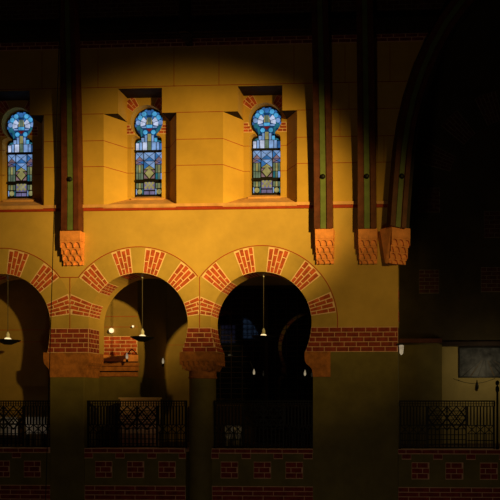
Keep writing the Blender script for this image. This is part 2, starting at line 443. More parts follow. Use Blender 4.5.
    for s in (-1, 1):
        A, B = sorted((s*6.3, s*13.8)); mid = (A+B)/2
        xcell(A, B, 29, 36.8, ['sky', 'rose', 'deep' if s > 0 else 'sky', 'sky'])
        xcell(A, B, 37.2, 41, ['violet', 'violet', 'rose', 'deep'])
        w3 = (B-A)/3
        for q, (ka, kb) in enumerate((('lime', 'teal'), ('yellow', 'lime'), ('lime', 'sky'))):
            rect(A+q*w3+.25, A+(q+1)*w3-.25, 41.6, 49.4, ka); rect(A+q*w3+.25, A+(q+1)*w3-.25, 50, 56.2, kb if s > 0 else 'lime')
            rect(A+q*w3+.25, A+(q+1)*w3-.25, 60.2, 65.2, ka)
        disc(mid, 68.8, 2.6, 'yellow'); rect(A, A+1, 66, 71.6, 'sky'); rect(B-1, B, 66, 71.6, 'teal')
    gm.build('glass', win)
    for y in (27.6, 58):
        b = MB(); b.bar(P(-15.4, y), P(15.4, y), .04, 'iron', .03); b.build('saddle_bar', win)
for i, c in enumerate(GC): stained(i, c)
# ------------------------------------------------------------------ piers and column below the arches
def pier(x0, x1, xi0, xi1, label, depth, name='pier', cut=None):
    t = thing(name, label, 'pier', ((x0+x1)/2, depth/2, 0))
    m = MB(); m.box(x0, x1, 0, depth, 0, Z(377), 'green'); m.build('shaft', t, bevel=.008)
    return t
zc0, zc1 = Z(377), Z352
def impost(m, x0, x1, xi0, xi1, y0, y1, yi0, yi1, k):
    """swelling terracotta block: x0..x1 shaft, xi0..xi1 springing"""
    lev = [(0, 0.0), (.14, .04), (.3, .12), (.42, .42), (.52, .8), (.64, .97), (.8, 1.0), (1, 1.0)]
    for (a, ta), (b, tb) in zip(lev[:-1], lev[1:]):
        za, zb = zc0+(zc1-zc0)*a, zc0+(zc1-zc0)*b
        L = lambda p, q, t: p+(q-p)*t
        m.hexa([(L(x0, xi0, ta), L(y0, yi0, ta), za), (L(x1, xi1, ta), L(y0, yi0, ta), za), (L(x1, xi1, ta), L(y1, yi1, ta), za), (L(x0, xi0, ta), L(y1, yi1, ta), za),
                (L(x0, xi0, tb), L(y0, yi0, tb), zb), (L(x1, xi1, tb), L(y0, yi0, tb), zb), (L(x1, xi1, tb), L(y1, yi1, tb), zb), (L(x0, xi0, tb), L(y1, yi1, tb), zb)], k)
def scallops(m, x0, x1, y, z0, z1, n, d, k, axis='x', offs=0):
    """row of little hanging niches on a face, open below"""
    w = (x1-x0)/n; pts = []
    pts = [(x0, z1)]
    for i in range(n):
        a = x0+i*w
        pts.append((a, z0)); pts.append((a+w*.10, z0))
        for j in range(7):
            t = math.pi - math.pi*j/6
            pts.append((a+w/2+w*.40*math.cos(t), z0+(z1-z0)*.30+(z1-z0)*.42*math.sin(t)))
        pts.append((a+w*.90, z0))
    pts.append((x1, z0)); pts.append((x1, z1))
    if axis == 'x': m.slab(pts, [], y-d, y+.002, k)
    else:
        n0 = len(m.v); m.slab(pts, [], 0, d, k)
        for v in m.v[n0:]: v.x, v.y = y+v.y, v.x
# broad pier between the first two arches
pa = pier(X(50), X(84), 0, 0, 'broad olive pier with plain terracotta impost, left of the middle arch', .60)
m = MB(); impost(m, X(50), X(84), jamb(0, 1, Z352)-.09, CXS[1]-R1, 0, .60, 0, .60, 'terradark')
im = m.build('impost', pa)
m = MB()
for i, (py0, py1, xo) in enumerate(((362.5, 358, 0), (367, 362.5, .03))):
    scallops(m, .04, .58, CXS[1]-R1-xo*1.5-.012, Z(py0), Z(py1), 5, .022, 'terradark', axis='y')
m.build('carved_niches', im)
m = MB(); m.box(XL, X(-50), 0, .6, 0, zc0, 'green'); m.box(XL, jamb(0, -1, Z352), 0, .6, zc0, zc1, 'terradark'); struct(m.build('wall_left'))
# round column between second and third arches
cxc = (CXS[1]+CXS[2])/2-.02
col = thing('column', 'round olive column with carved terracotta capital between the two right-hand arches', 'column', (cxc, .26, 0))
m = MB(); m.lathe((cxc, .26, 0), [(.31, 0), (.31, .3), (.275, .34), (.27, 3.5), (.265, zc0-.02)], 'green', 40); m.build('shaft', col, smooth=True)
m = MB()
m.lathe((cxc, .26, 0), [(.267, zc0-.03), (.285, zc0-.02), (.285, zc0+.0), (.27, zc0+.015), (.27, zc0+.16), (.30, zc0+.2)], 'terradark', 40)
hw = (CXS[2]-CXS[1])/2-R1+.135
m.hexa([(cxc-.27, .0, zc0+.13), (cxc+.27, .0, zc0+.13), (cxc+.27, .52, zc0+.13), (cxc-.27, .52, zc0+.13),
        (cxc-hw+.02, -.03, zc0+.26), (cxc+hw-.02, -.03, zc0+.26), (cxc+hw-.02, .50, zc0+.26), (cxc-hw+.02, .50, zc0+.26)], 'terradark')
m.box(cxc-hw, cxc+hw, -.04, .52, zc0+.26, zc1, 'terradark')
cap = m.build('capital', col, smooth=False)
m = MB()
scallops(m, cxc-hw+.01, cxc+hw-.01, -.038, zc0+.24, zc0+.36, 7, .022, 'terradark')
scallops(m, cxc-hw+.05, cxc+hw-.05, .0, zc0+.15, zc0+.25, 6, .03, 'terradark')
scallops(m, .0, .5, cxc+hw-.004, zc0+.24, zc0+.36, 5, .02, 'terradark', axis='y')
m.build('carved_niches', cap)
# right pier
pr = thing('pier', 'wide olive wall pier right of the third arch, orange impost at its upper left corner', 'pier', ((X(313)+XR)/2, .21, 0))
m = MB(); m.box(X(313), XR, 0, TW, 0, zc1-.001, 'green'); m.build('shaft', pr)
m = MB(); impost(m, X(313), X(330.5), jamb(2, 1, Z352)-.01, X(330.5), -.012, TW-.002, -.012, TW-.002, 'terradark'); m.build('impost', pr)
# ------------------------------------------------------------------ parapet
par = MB()
zp = Z(449); yP = .03
bays = [(X(-50), X(50)), (X(84), cxc-.272), (cxc+.272, X(313)), (XR, X(520))]
PW = []
for a, b in bays:
    m = MB(); m.box(a, b, yP, .30, 2.9, zp-.07, 'green'); pw_ = struct(m.build('wall_parapet')); PW.append(pw_)
    m = MB(); m.box(a, b, yP-.02, .31, zp-.07, zp, 'pmortar')
    bricks(m, lambda u, v, h: (u, yP-.018-h, v), a, b, zp-.082, zp+.002, 1, .32, .014, .018, 'pbrick', 'pmortar', off=1)
    m.build('brick_coping', pw_)
    m = MB(); bricks(m, lambda u, v, h: (u, yP-h, v), a, b, Z(505), Z(486.5), 4, .42, .016, .016, 'pbrick', 'pmortar'); m.build('brick_band', pw_)
def bay_of(x): return PW[min(range(4), key=lambda i: abs((bays[i][0]+bays[i][1])/2-x)-(bays[i][1]-bays[i][0])/2)]
dent = [16, 48.5, 88, 119.5, 151.5, 183, 214, 246, 278, 308, 403.5+3, 438, 471, 504]
sq = [0.5, 31.5, 103, 135, 166.5, 229, 262, 294, 420.5, 454.5, 489]
for px in dent:
    m = MB(); x = X(px); w = .095
    if px in (48.5,): continue
    a, b = x-w, x+w
    if px == 183: b = cxc-.26
    if px == 214: a = cxc+.26
    if px == 308: b = X(312.5)
    bricks(m, lambda u, v, h: (u, yP-.012-h, v), a, b, Z(458.4), zp-.085, 1, .3, .014, .018, 'pbrick', 'pmortar')
    m.build('dentil_brick', bay_of(x))
for px in sq:
    m = MB(); x = X(px); w = .178
    bricks(m, lambda u, v, h: (u, yP-.001-h, v), x-w, x+w, Z(478), Z(462), 3, .22, .016, .016, 'pbrick', 'pmortar', off=random.randint(0, 1))
    m.build('brick_square', bay_of(x))
# ------------------------------------------------------------------ cast iron railings
def railing(x0, x1, label):
    y = .12; z0, z1 = zp+.001, Z(400.5)
    t = thing('iron_railing', label, 'railing', ((x0+x1)/2, y, zp), 'cast iron railings along the gallery parapet')
    Wd = x1-x0; k = 'iron'
    def rail(name, z, h, d=.03):
        m = MB(); m.box(x0, x1, y-d/2, y+d/2, z-h/2, z+h/2, k); m.build(name, t)
    rail('top_rail', z1-.012, .026, .05); rail('middle_rail', z1-.115, .014); rail('middle_rail', z1-.50, .016); rail('bottom_rail', z0+.035, .022)
    for x in (x0+.015, x1-.015): m = MB(); m.box(x-.012, x+.012, y-.02, y+.02, z0, z1, k); m.build('end_post', t)
    zt, zm, zb = z1-.12, z1-.50, z0+.045
    # frieze of small squares
    m = MB(); n = int(Wd/.052)
    for i in range(n+1):
        x = x0+Wd*i/n; m.box(x-.007, x+.007, y-.008, y+.008, z1-.112, z1-.024, k)
    m.box(x0, x1, y-.006, y+.006, z1-.072, z1-.060, k)
    m.build('frieze', t)
    A, B = x0+Wd*.30, x0+Wd*.70
    for q0, q1 in ((x0+.03, A-.03), (B+.03, x1-.03)):
        nb = max(3, int((q1-q0)/.062))
        for i in range(nb+1):
            x = q0+(q1-q0)*i/nb; m = MB(); m.box(x-.013, x+.013, y-.012, y+.012, zm, zt, k); m.build('baluster', t)
        m = MB(); nc = max(1, round((q1-q0)/.17)); zl = zm-.17
        m.box(q0, q1, y-.007, y+.007, zl-.008, zl+.008, k)
        for i in range(nc):
            a, b = q0+(q1-q0)*i/nc, q0+(q1-q0)*(i+1)/nc
            m.bar((a, y, zl), (b, y, zm), .016, k, .014); m.bar((a, y, zm), (b, y, zl), .016, k, .014)
            m.box(b-.008, b+.008, y-.007, y+.007, zb, zm, k)
            m.bar(((a+b)/2, y, zl), ((a+b)/2, y, zm), .016, k, .014)
            nn = 3
            for j in range(nn): xx = a+(b-a)*(j+.5)/nn; m.box(xx-.008, xx+.008, y-.007, y+.007, zb, zl, k)
        m.box(q0, q1, y-.007, y+.007, (zl+zb)/2-.008, (zl+zb)/2+.008, k)
        m.build('lower_panel', t)
    # star lattice centre
    m = MB(); cw = (B-A)/2
    for cx_ in (A, A+cw, B): m.box(cx_-.014, cx_+.014, y-.012, y+.012, zb, zt, k)
    for c in range(2):
        a = A+c*cw; b = a+cw; zmid = (zt+zm)/2-.03
        for hlev in range(5):
            zz = zt-.09*(hlev+1)-.0
            m.box(a, b, y-.006, y+.006, zz-.008, zz+.008, k)
        for j in range(1, 5):
            xx = a+cw*j/5; m.box(xx-.011, xx+.011, y-.008, y+.008, zb, zm-.04, k)
        for (p, q) in (((a, zt), (b, zm-.1)), ((b, zt), (a, zm-.1)), ((a, zmid), ((a+b)/2, zt)), (((a+b)/2, zt), (b, zmid)), ((a, zmid), ((a+b)/2, zm-.1)), (((a+b)/2, zm-.1), (b, zmid))):
            m.bar((p[0], y, p[1]), (q[0], y, q[1]), .024, k, .014)
        nx_ = 6                                          # fine star mesh between the large diagonals
        for j in range(nx_):
            xa, xb = a+cw*j/nx_, a+cw*(j+1)/nx_; hz = (zt-zm+.04)/5
            for i in range(5):
                za = zt-hz*i
                if (i+j) % 2: m.bar((xa, y, za), (xb, y, za-hz), .013, k, .010)
                else: m.bar((xb, y, za), (xa, y, za-hz), .013, k, .010)
        for j in range(3):
            zz = zb+(zm-.14-zb)*(j+.5)/3; m.box(a, b, y-.006, y+.006, zz-.008, zz+.008, k)
    m.build('lattice_panel', t)
railing(bays[0][0], bays[0][1]-.01, 'black cast iron railing under the leftmost arch, pale boards behind it')
railing(bays[1][0]+.01, bays[1][1]-.01, 'black cast iron railing under the middle arch, left of the round column')
railing(bays[2][0]+.01, bays[2][1]-.01, 'black cast iron railing under the arch with the dark glazed window')
railing(XR+.02, X(497)-.03, 'black cast iron railing right of the wide pier, below the framed photograph')
t = thing('railing_post', 'black iron post standing at the right end of the lattice railing', 'post', (X(498), .12, zp))
m = MB(); m.lathe((X(498), .12, zp), [(.035, 0), (.035, .06), (.022, .08), (.022, 1.15), (.038, 1.18), (.038, 1.25), (.015, 1.28)], 'iron', 14); m.build('shaft', t, smooth=True)
m = MB(); m.lathe((X(498), .12, zp+1.28), [(.008, 0), (.035, .03), (.04, .06), (.03, .09), (.006, .11)], 'iron', 14); m.build('ball_finial', t, smooth=True)
# ------------------------------------------------------------------ wall corbels
def corbel(px0, px1, py0, py1, label, rot=0, depth=.175):
    a, b = W(px0, py0, -.2), W(px1, py1, -.2)
    cx, wd, ht = (a.x+b.x)/2, b.x-a.x, a.z-b.z
    root = thing('stone_corbel', label, 'corbel', (0, 0, 0), 'terracotta corbels under the roof ribs')
    m = MB(); hw = wd/2; z1 = a.z-b.z
    m.box(-hw, hw, -depth, -.001, z1*.70, z1, 'terra')
    cb = None
    fr = [.70, .50, .32, .14, 0]
    for i in range(4):
        d = depth*(1-.20*(i+1)); m.box(-hw*(.97-.01*i), hw*(.97-.01*i), -d, -.001, z1*fr[i+1], z1*fr[i], 'terra')
    blk = m
    if rot:          # canted left cheek of the corner corbel
        m.hexa([(-hw*.96-.05, -.0, 0), (-hw*.9, -depth*.3, 0), (-hw*.5, -depth*.2, 0), (-hw*.5, -.001, 0),
                (-hw-.13, .06, z1), (-hw-.002, -depth*.98, z1), (-hw*.6, -depth*.9, z1), (-hw*.6, .06, z1)], 'terra')
    n = MB()
    for i in range(4):
        d = depth*(1-.20*(i+1)); top = z1*fr[i]; bot = z1*fr[i+1]; w = hw*(.98-.015*i); wc = 2*w/3
        off_ = 0 if i % 2 == 0 else wc/2
        pts = [(-w, top)]
        c = -w-off_
        seq = []
        while c < w-.001:
            a0, a1 = c, c+wc; seq.append((a0, bot-.004)); seq.append((a0+wc*.08, bot-.004))
            for q in range(9):
                t_ = math.pi-math.pi*q/8; seq.append((a0+wc/2+wc*.42*math.cos(t_), bot+(top-bot)*(.28+.50*math.sin(t_))))
            seq.append((a0+wc*.92, bot-.004)); c += wc
        seq = [(min(w, max(-w, p)), z_) for p, z_ in seq]
        cl_ = []
        for p in seq:
            if not cl_ or (abs(cl_[-1][0]-p[0]) > 1e-4): cl_.append(p)
        if cl_[0][0] > -w+1e-4: cl_.insert(0, (-w, bot))
        if cl_[-1][0] < w-1e-4: cl_.append((w, bot))
        n.slab([(-w, top)]+[(p+(1e-4 if p <= -w else -1e-4 if p >= w else 0), z_) for p, z_ in cl_]+[(w, top)], [], -d-depth*.17, -d+.002, 'terra')
    for mm in (blk, n):
        for v in mm.v:
            p = Matrix.Rotation(rot, 3, 'Z') @ Vector((v.x, v.y, v.z)); v.x, v.y, v.z = p
    root.location = (cx, 0 if rot == 0 else -.02, b.z); 
    o = blk.build('block', root, bevel=.006); n.build('scale_niches', o)
    return root
corbel(59, 79.5, 230.5, 263.5, 'orange terracotta corbel on the left, under the rib between two windows')
corbel(314.7, 333.2, 228, 262, 'orange terracotta corbel under the rib just right of the third window')
corbel(358, 377, 228, 262, 'orange terracotta corbel in the middle of the three right-hand ones')
corbel(385.5, 406, 228, 262.5, 'orange terracotta corbel set askew at the corner of the wall', rot=math.radians(27), depth=.24)
# ------------------------------------------------------------------ roof ribs
def sweep(m, path, prof, k):
    """path: list of (point, side vector, out vector); prof: closed list of (side, out)"""
    n = len(prof); vs = []; fs = []
    for p, s_, o_ in path:
        for a, b in prof: vs.append(p+s_*a+o_*b)
    for i in range(len(path)-1):
        for j in range(n):
            j2 = (j+1) % n; fs.append((i*n+j, i*n+j2, (i+1)*n+j2, (i+1)*n+j))
    fs.append(tuple(range(n))); fs.append(tuple(range((len(path)-1)*n, len(path)*n)))
    m.add(vs, fs, k)
def rect_prof(a0, a1, b0, b1): return [(a0, b0), (a1, b0), (a1, b1), (a0, b1)]
def rib(path, label, wd=.37, boss=4, dp=.20):
    t = thing('roof_rib', label, 'roof rib', path[0][0], 'painted timber ribs rising from the corbels')
    h = wd/2
    m = MB(); sweep(m, path, rect_prof(-h*.96, h*.96, -dp*.5, dp*.36), 'brown'); body = m.build('beam', t)
    for s in (-1, 1):
        m = MB(); q = sorted((s*h*.42, s*h*.98)); sweep(m, path, rect_prof(q[0], q[1], dp*.36, dp*.5), 'brown'); m.build('edge_moulding', t)
    m = MB(); sweep(m, path, rect_prof(-h*.29, h*.29, dp*.36, dp*.44), 'ribgreen'); m.build('green_fillet', t)
    p, s_, o_ = path[boss]
    m = MB(); c = p+o_*(dp*.44); vs = []; fs = []; n = 14
    for j, (r, d) in enumerate(((.052, 0), (.052, .02), (.03, .045), (.008, .05))):
        for i in range(n):
            a = 2*math.pi*i/n; up_ = s_.cross(o_); vs.append(c+s_*r*math.cos(a)+up_*r*math.sin(a)+o_*d)
    for j in range(3):
        for i in range(n): fs.append((j*n+i, j*n+(i+1) % n, (j+1)*n+(i+1) % n, (j+1)*n+i))
    fs.append(tuple(range(3*n, 4*n)))
    m.add(vs, fs, 'iron'); m.build('boss', t)
    return t
def straight_path(px, pyb=231, lean=0, taper=.14):
    pts = []; x = W(px, 231, -.2).x; zb = Z(pyb-2.6, px, -.2)+.0; n = 22; zt = Z(-45)
    for i in range(n+1):
        s = i/n; z = zb+(zt-zb)*s
        out_ = .115+.36*max(0, s-.10)**1.5
        pts.append(Vector((x-lean*s**1.4, -out_, z)))
    path = []
    for i, p in enumerate(pts):
        tg = (pts[min(i+1, n)]-pts[max(i-1, 0)]).normalized(); s_ = Vector((1, 0, 0)); o_ = -s_.cross(tg)
        if o_.y > 0: o_ = -o_
        path.append((p, s_*(1-taper*i/n), o_))
    return path
rib(straight_path(70, 232.5, lean=-.08, taper=.26), 'brown and green roof rib on the left, between the first two windows', boss=4)
rib(straight_path(323.2, lean=.05), 'brown and green roof rib nearest the third window', boss=4)
rib(straight_path(367, lean=.04), 'brown and green roof rib between its straight neighbour and the curved corner rib', boss=4)
# crossing arch rib: sweeps to the right over the transept
cpx = [(396, 228.2), (397.5, 205), (399.5, 178), (402, 150), (406, 124), (412, 98), (420.5, 72), (431, 48), (444.5, 24), (461, 2), (481, -18), (505, -36)]
cp = [W(a, b, -.22) for a, b in cpx]; path = []
for i, p in enumerate(cp):
    tg = (cp[min(i+1, len(cp)-1)]-cp[max(i-1, 0)]).normalized()
    o0 = Vector((math.sin(math.radians(24)), -math.cos(math.radians(24)), 0)); s_ = tg.cross(o0); s_ = -s_ if s_.x < 0 else s_
    s_.normalize(); o_ = s_.cross(tg); o_ = -o_ if o_.y > 0 else o_
    path.append((p, s_, o_.normalized()))
cr = rib(path, 'curved roof rib sweeping right from the corner corbel over the dark transept', wd=.33, boss=2, dp=.26)
m = MB()      # soffit of the crossing arch behind the rib
sweep(m, [(p+Vector((.12, .22, 0)), s_, o_) for p, s_, o_ in path], rect_prof(-.12, .10, -.38, .10), 'darkwood'); m.build('inner_moulding', cr)
# wall plate
m = MB(); m.box(XL, X(440), -.20, -.001, Z(37), Z(28), 'darkwood'); m.box(XL, X(436), -.14, -.001, Z(38.5), Z(37), 'darkwood')
tag(m.build('wall_plate', origin=(0, 0, Z(38.5))), 'long dark timber wall plate running above the brick frieze', 'beam')
for px, pyd in ((70.5, 45), (190, 46), (322, 45), (366, 45)):
    m = MB(); x = X(px) if px > 180 and px < 200 else W(px, 45, -.3).x
    w = .12 if px == 190 else .21
    m.box(x-w, x+w, -.30, -.14 if px == 190 else -.2, Z(41), Z(30), 'darkwood')
    m.hexa([(x-w*.5, -.2, Z(46)), (x+w*.5, -.2, Z(46)), (x+w*.5, -.006, Z(46)), (x-w*.5, -.006, Z(46)), (x-w, -.28, Z(40)), (x+w, -.28, Z(40)), (x+w, -.2, Z(40)), (x-w, -.2, Z(40))], 'darkwood')
    if px == 190:
        m.box(x-.09, x+.09, -.34, -.2, Z(41), Z(-30), 'darkwood')
        tag(m.build('roof_strut', origin=(x, -.2, Z(46))), 'small dark timber strut standing above the brick frieze between two windows', 'strut')
# ------------------------------------------------------------------ pendants
def pendant(k, label):
    cx = CXS[k]; y = .20; zt = ZA+R1; zl = Z(337, 138, y) if k else Z(340, 0, y)
    t = thing('pendant_lamp', label, 'lamp', (cx, y, zl), 'pendant lamps hanging in the arches')
    m = MB(); m.lathe((cx, y, zt-.05), [(.012, -.02), (.02, 0), (.028, .04), (.03, .05)], 'white', 12); m.build('ceiling_hook', t)
    m = MB(); m.tube([(cx, y, zl+.14), (cx, y, zt-.06)], .007, 'rod', 6); m.build('rod', t)
    m = MB(); m.lathe((cx, y, zl), [(.05, .0), (.05, .03), (.036, .05), (.034, .12), (.02, .15), (.012, .17)], 'white', 18); m.build('socket', t, smooth=True)
    m = MB(); m.lathe((cx, y, zl), [(.02, -.10), (.07, -.095), (.14, -.06), (.235, -.012), (.235, 0), (.14, -.03), (.06, .0)], 'iron', 30); m.build('shade', t, smooth=True)
    m = MB(); m.lathe((cx, y, zl), [(.056, .004), (.064, .02), (.056, .036), (.04, .045)], 'bulb', 16); m.build('bulb', t, smooth=True)
pendant(0, 'pendant lamp with dark saucer shade hanging in the leftmost arch')
pendant(1, 'pendant lamp with dark saucer shade hanging in the middle arch')
pendant(2, 'pendant lamp hanging in the right arch before dark glass')
# slanting cord before the wall
m = MB(); a, b = W(61.5, -40, -3), W(45, 520, -3); b2 = a+(b-a)*2.6
dirv = (b-a).normalized(); tt = (0.0-a.z)/dirv.z; m.tube([a, a+dirv*tt], .0065, 'iron', 6)
tag(m.build('hanging_cord', origin=tuple(a+dirv*tt)), 'long thin dark cord slanting down the wall past the left rib', 'cord')
# ------------------------------------------------------------------ aisle behind the arcade
B = 3.0
def XB(px, Y=B): return W(px, 400, Y).x
gx0, gx1 = XB(197), XB(330)
m = MB()
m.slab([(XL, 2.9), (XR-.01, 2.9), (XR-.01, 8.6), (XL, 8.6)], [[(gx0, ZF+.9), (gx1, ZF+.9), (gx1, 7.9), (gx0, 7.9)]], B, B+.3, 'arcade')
bw = struct(m.build('wall_back'))
m = MB()
for py in (317, 328): m.box(XL, XB(136), B-.004, B+.001, Z(py, 120, B)-.005, Z(py, 120, B)+.005, 'joint')
for py in (345,): m.box(XB(150), gx0, B-.004, B+.001, Z(py, 170, B)-.004, Z(py, 170, B)+.004, 'joint')
m.build('joint_line', bw)
# pilaster on the back wall
yp = 1.4; x0, x1_ = XB(88, yp), XB(137.5, yp)
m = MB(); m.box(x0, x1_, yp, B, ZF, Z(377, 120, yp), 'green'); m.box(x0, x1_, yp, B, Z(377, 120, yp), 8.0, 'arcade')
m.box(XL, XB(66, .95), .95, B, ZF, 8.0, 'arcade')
for py in (330, 342): m.box(XL, XB(66, .95), .946, .951, Z(py, 10, .95)-.005, Z(py, 10, .95)+.005, 'joint')
pil = m.build('pilaster', bw)
m = MB()
for py in (316.5, 327): m.box(x0, x1_, yp-.004, yp+.001, Z(py, 120, yp)-.005, Z(py, 120, yp)+.005, 'joint')
m.build('joint_line', pil)
m = MB(); bricks(m, lambda u, v, h: (u, yp-.004-h, v), x0, x1_, Z(355.5, 120, yp), Z(336.5, 120, yp), 5, .25, .014, .013); m.build('brick_band', pil)
m = MB()
for pa_, pb_, d in ((361.5, 355, .03), (362.8, 361.5, .012), (366, 362.8, .075), (367.2, 366, .03), (371, 367.2, .06), (372.2, 371, .01), (376.5, 372.2, .03)):
    m.box(x0, x1_+d*.6, yp-d, yp, Z(pa_, 120, yp), Z(pb_, 120, yp), ('terra' if pa_ < 362 else 'terradark') if d > .02 else 'iron')
m.build('moulded_capital', pil)
# dark glazed window behind the third arch
m = MB(); m.box(gx0+.03, gx1-.03, B+.10, B+.12, ZF+.93, 7.87, 'glass')
w4 = struct(m.build('window_4'))
m = MB()
m.box(gx0, gx0+.06, B+.02, B+.16, ZF+.9, 7.9, 'darkwood'); m.box(gx1-.06, gx1, B+.02, B+.16, ZF+.9, 7.9, 'darkwood')
m.box(gx0, gx1, B+.02, B+.16, ZF+.9, ZF+.97, 'darkwood'); m.box(gx0, gx1, B+.02, B+.16, 7.83, 7.9, 'darkwood')
xm = XB(266); m.box(xm-.03, xm+.03, B+.04, B+.14, ZF+.9, 7.9, 'darkwood')
m.build('window_frame', w4)
m = MB()
n = 12
for i in range(1, n):
    x = gx0+(gx1-gx0)*i/n; m.box(x-.006, x+.006, B+.088, B+.10, ZF+.93, 7.87, 'darkwood')
for i in range(1, 22):
    z = ZF+.93+(7.87-ZF-.93)*i/22; m.box(gx0+.03, gx1-.03, B+.088, B+.10, z-.006, z+.006, 'darkwood')
m.build('glazing_bars', w4)
# pew front / panelling under that window
m = MB(); m.box(gx0-.2, gx1+.2, B-.06, B-.001, ZF, ZF+.88, 'darkwood')
for i in range(9):
    x = gx0+(gx1-gx0)*i/9; m.box(x+.04, x+.32, B-.075, B-.06, ZF+.1, ZF+.78, 'darkwood')
tag(m.build('wood_panelling', origin=((gx0+gx1)/2, B, ZF)), 'dark timber panelling on the back wall under the glazed window', 'panelling')
# wall lights
def bracket(px, py, Y, label, s=1, h=13):
    p = W(px, py, Y)
    t = thing('candle_light', label, 'lamp', tuple(p), 'iron arm lights behind the arches')
    top = p+Vector((-s*.10, -.0, h*.022)); 
    m = MB(); m.tube([Vector((top.x-.02*s, B_wall(Y), top.z-.10)), top+Vector((-.01*s, 0, .0)), top, p+Vector((0, 0, .05))], .011, 'iron', 8); m.build('arm', t)
    m = MB(); m.lathe((p.x, p.y, p.z-.05), [(.006, -.07), (.024, -.05), (.03, -.01), (.022, .0)], 'iron', 12); m.build('cup', t, smooth=True)
    m = MB(); m.lathe((p.x, p.y, p.z-.04), [(.014, 0), (.026, .025), (.028, .06), (.016, .11), (.004, .14)], 'candle', 12); m.build('candle_bulb', t, smooth=True)
def B_wall(Y): return YW[0]
YW = [yp-.01]
bracket(127, 357, yp-.25, 'pale candle bulb on a black iron arm before the brick-banded pilaster', s=-1, h=8)
YW = [B-.005]
bracket(163, 362, B-.25, 'pale candle bulb on an iron arm against the lit wall, left of the round column')
bracket(254, 373, B-.35, 'pale candle bulb on an iron arm, left one of two before the dark glazing')
bracket(305, 374, B-.35, 'pale candle bulb on an iron arm, right one of two before the dark glazing')
for px, py, r, lab in ((111.5, 330.5, .055, 'larger round white wall bulb on the pilaster behind the middle arch'), (133, 326.3, .024, 'tiny white wall bulb at the right edge of the pilaster behind the middle arch')):
    p = W(px, py, yp-.06)
    t = thing('wall_bulb', lab, 'lamp', tuple(p))
    m = MB(); m.lathe((p.x, p.y, p.z), [(r*.2, -r), (r*.75, -r*.7), (r, 0), (r*.75, r*.7), (r*.2, r)], 'bulb', 16); m.build('globe', t, smooth=True)
    m = MB(); m.tube([(p.x, p.y, p.z), (p.x, yp+.002, p.z)], r*.4, 'iron', 10); m.build('mount', t)
# pale boards behind the railings
def board(px0, px1, py0, py1, Y, label, name='pale_board', cat='board', k='board', d=.03):
    a, b = W(px0, py0, Y), W(px1, py1, Y)
    t = thing(name, label, cat, ((a.x+b.x)/2, Y, ZF))
    m = MB(); m.box(a.x, b.x, Y, Y+d, b.z, a.z, k); m.build('panel', t)
    for x in (a.x+.03, b.x-.03): m = MB(); m.box(x-.015, x+.015, Y+d*.2, Y+d*.8, ZF, b.z, 'iron'); m.build('leg', t)
board(-6, 17, 417, 435, .60, 'pale panel behind the railing at the far left edge')
board(26, 46, 417, 434, .60, 'pale panel behind the leftmost railing, beside the broad pier')
board(225, 241, 425, 446, .60, 'pale sheet behind the railing at the left of the right-hand arch')
a, b = W(120, 397.5, .9), W(157, 450, .9)
t = thing('wooden_cabinet', 'pale varnished two-door cabinet behind the lattice of the middle railing', 'cabinet', ((a.x+b.x)/2, 1.0, ZF))
m = MB(); m.box(a.x, b.x, .9, 1.08, ZF, a.z-.03, 'peach'); m.box(a.x-.02, b.x+.02, .87, 1.10, a.z-.03, a.z, 'peach'); m.build('body', t)
xm = (a.x+b.x)/2
for q0, q1 in ((a.x+.02, xm-.01), (xm+.01, b.x-.02)):
    m = MB(); m.box(q0, q1, .875, .899, ZF+.05, a.z-.06, 'peach'); dr = m.build('door', t, bevel=.005)
    m = MB(); xk = q1-.05 if q1 < xm else q0+.05; m.lathe((xk, .86, (ZF+a.z)/2), [(.01, 0), (.018, .01), (.018, .02), (.008, .03)], 'iron', 10); m.build('knob', dr)
# ------------------------------------------------------------------ transept bay at the right
YT = 2.6
def XT(px, Y=YT): return W(px, 400, Y).x
zt_ = Z(342, 450, YT)
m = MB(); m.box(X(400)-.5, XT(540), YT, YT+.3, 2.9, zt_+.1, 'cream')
wr = struct(m.build('wall_transept'))
m = MB(); m.box(X(398)-.5, XT(442, YT-.3), YT-.3, YT, ZF, zt_, 'green'); m.build('pilaster', wr)
m = MB(); m.box(X(398)-.5, XT(442, YT-.4), YT-.45, YT+.02, Z(342.5, 450, YT-.45), Z(338.5, 450, YT-.45), 'brown')
m.box(XT(442, YT-.4), XT(540), YT-.35, YT+.02, Z(345.5, 450, YT-.35), Z(341.5, 450, YT-.35), 'darkwood'); m.build('cornice', wr)
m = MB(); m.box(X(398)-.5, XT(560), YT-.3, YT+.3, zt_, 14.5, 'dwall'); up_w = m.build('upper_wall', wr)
for k_, (pa_, pb_, qa, qb) in enumerate(((419, 439, 293, 270), (481, 506, 292, 268), (418, 440, 212, 188), (484, 506, 238, 212))):
    m = MB(); yy = YT-.3
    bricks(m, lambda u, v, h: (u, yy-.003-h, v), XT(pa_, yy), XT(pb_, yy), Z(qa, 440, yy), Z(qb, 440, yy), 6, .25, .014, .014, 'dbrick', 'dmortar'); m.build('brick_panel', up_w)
m = MB()
for q in range(3):
    a0, a1 = math.radians(-74+q*24), math.radians(-62+q*24); c = W(520, 190, YT-.3)
    bricks(m, lambda u, v, h: (c.x+u*math.sin(v), YT-.3-.003-h, c.z+u*math.cos(v)), 1.7, 2.4, a0, a1, 5, .25, .014, math.radians(.5), 'dbrick', 'dmortar')
m.build('brick_voussoir', up_w)
m = MB()       # brick quoins on the return face of the corner
for pa_, pb_ in ((298, 288), (321, 310)):
    bricks(m, lambda u, v, h: (XR+.002+h, u, v), 0, TW, Z(pa_, 398), Z(pb_, 398), 3, .25, .014, .014)
m.build('brick_quoin', wall)
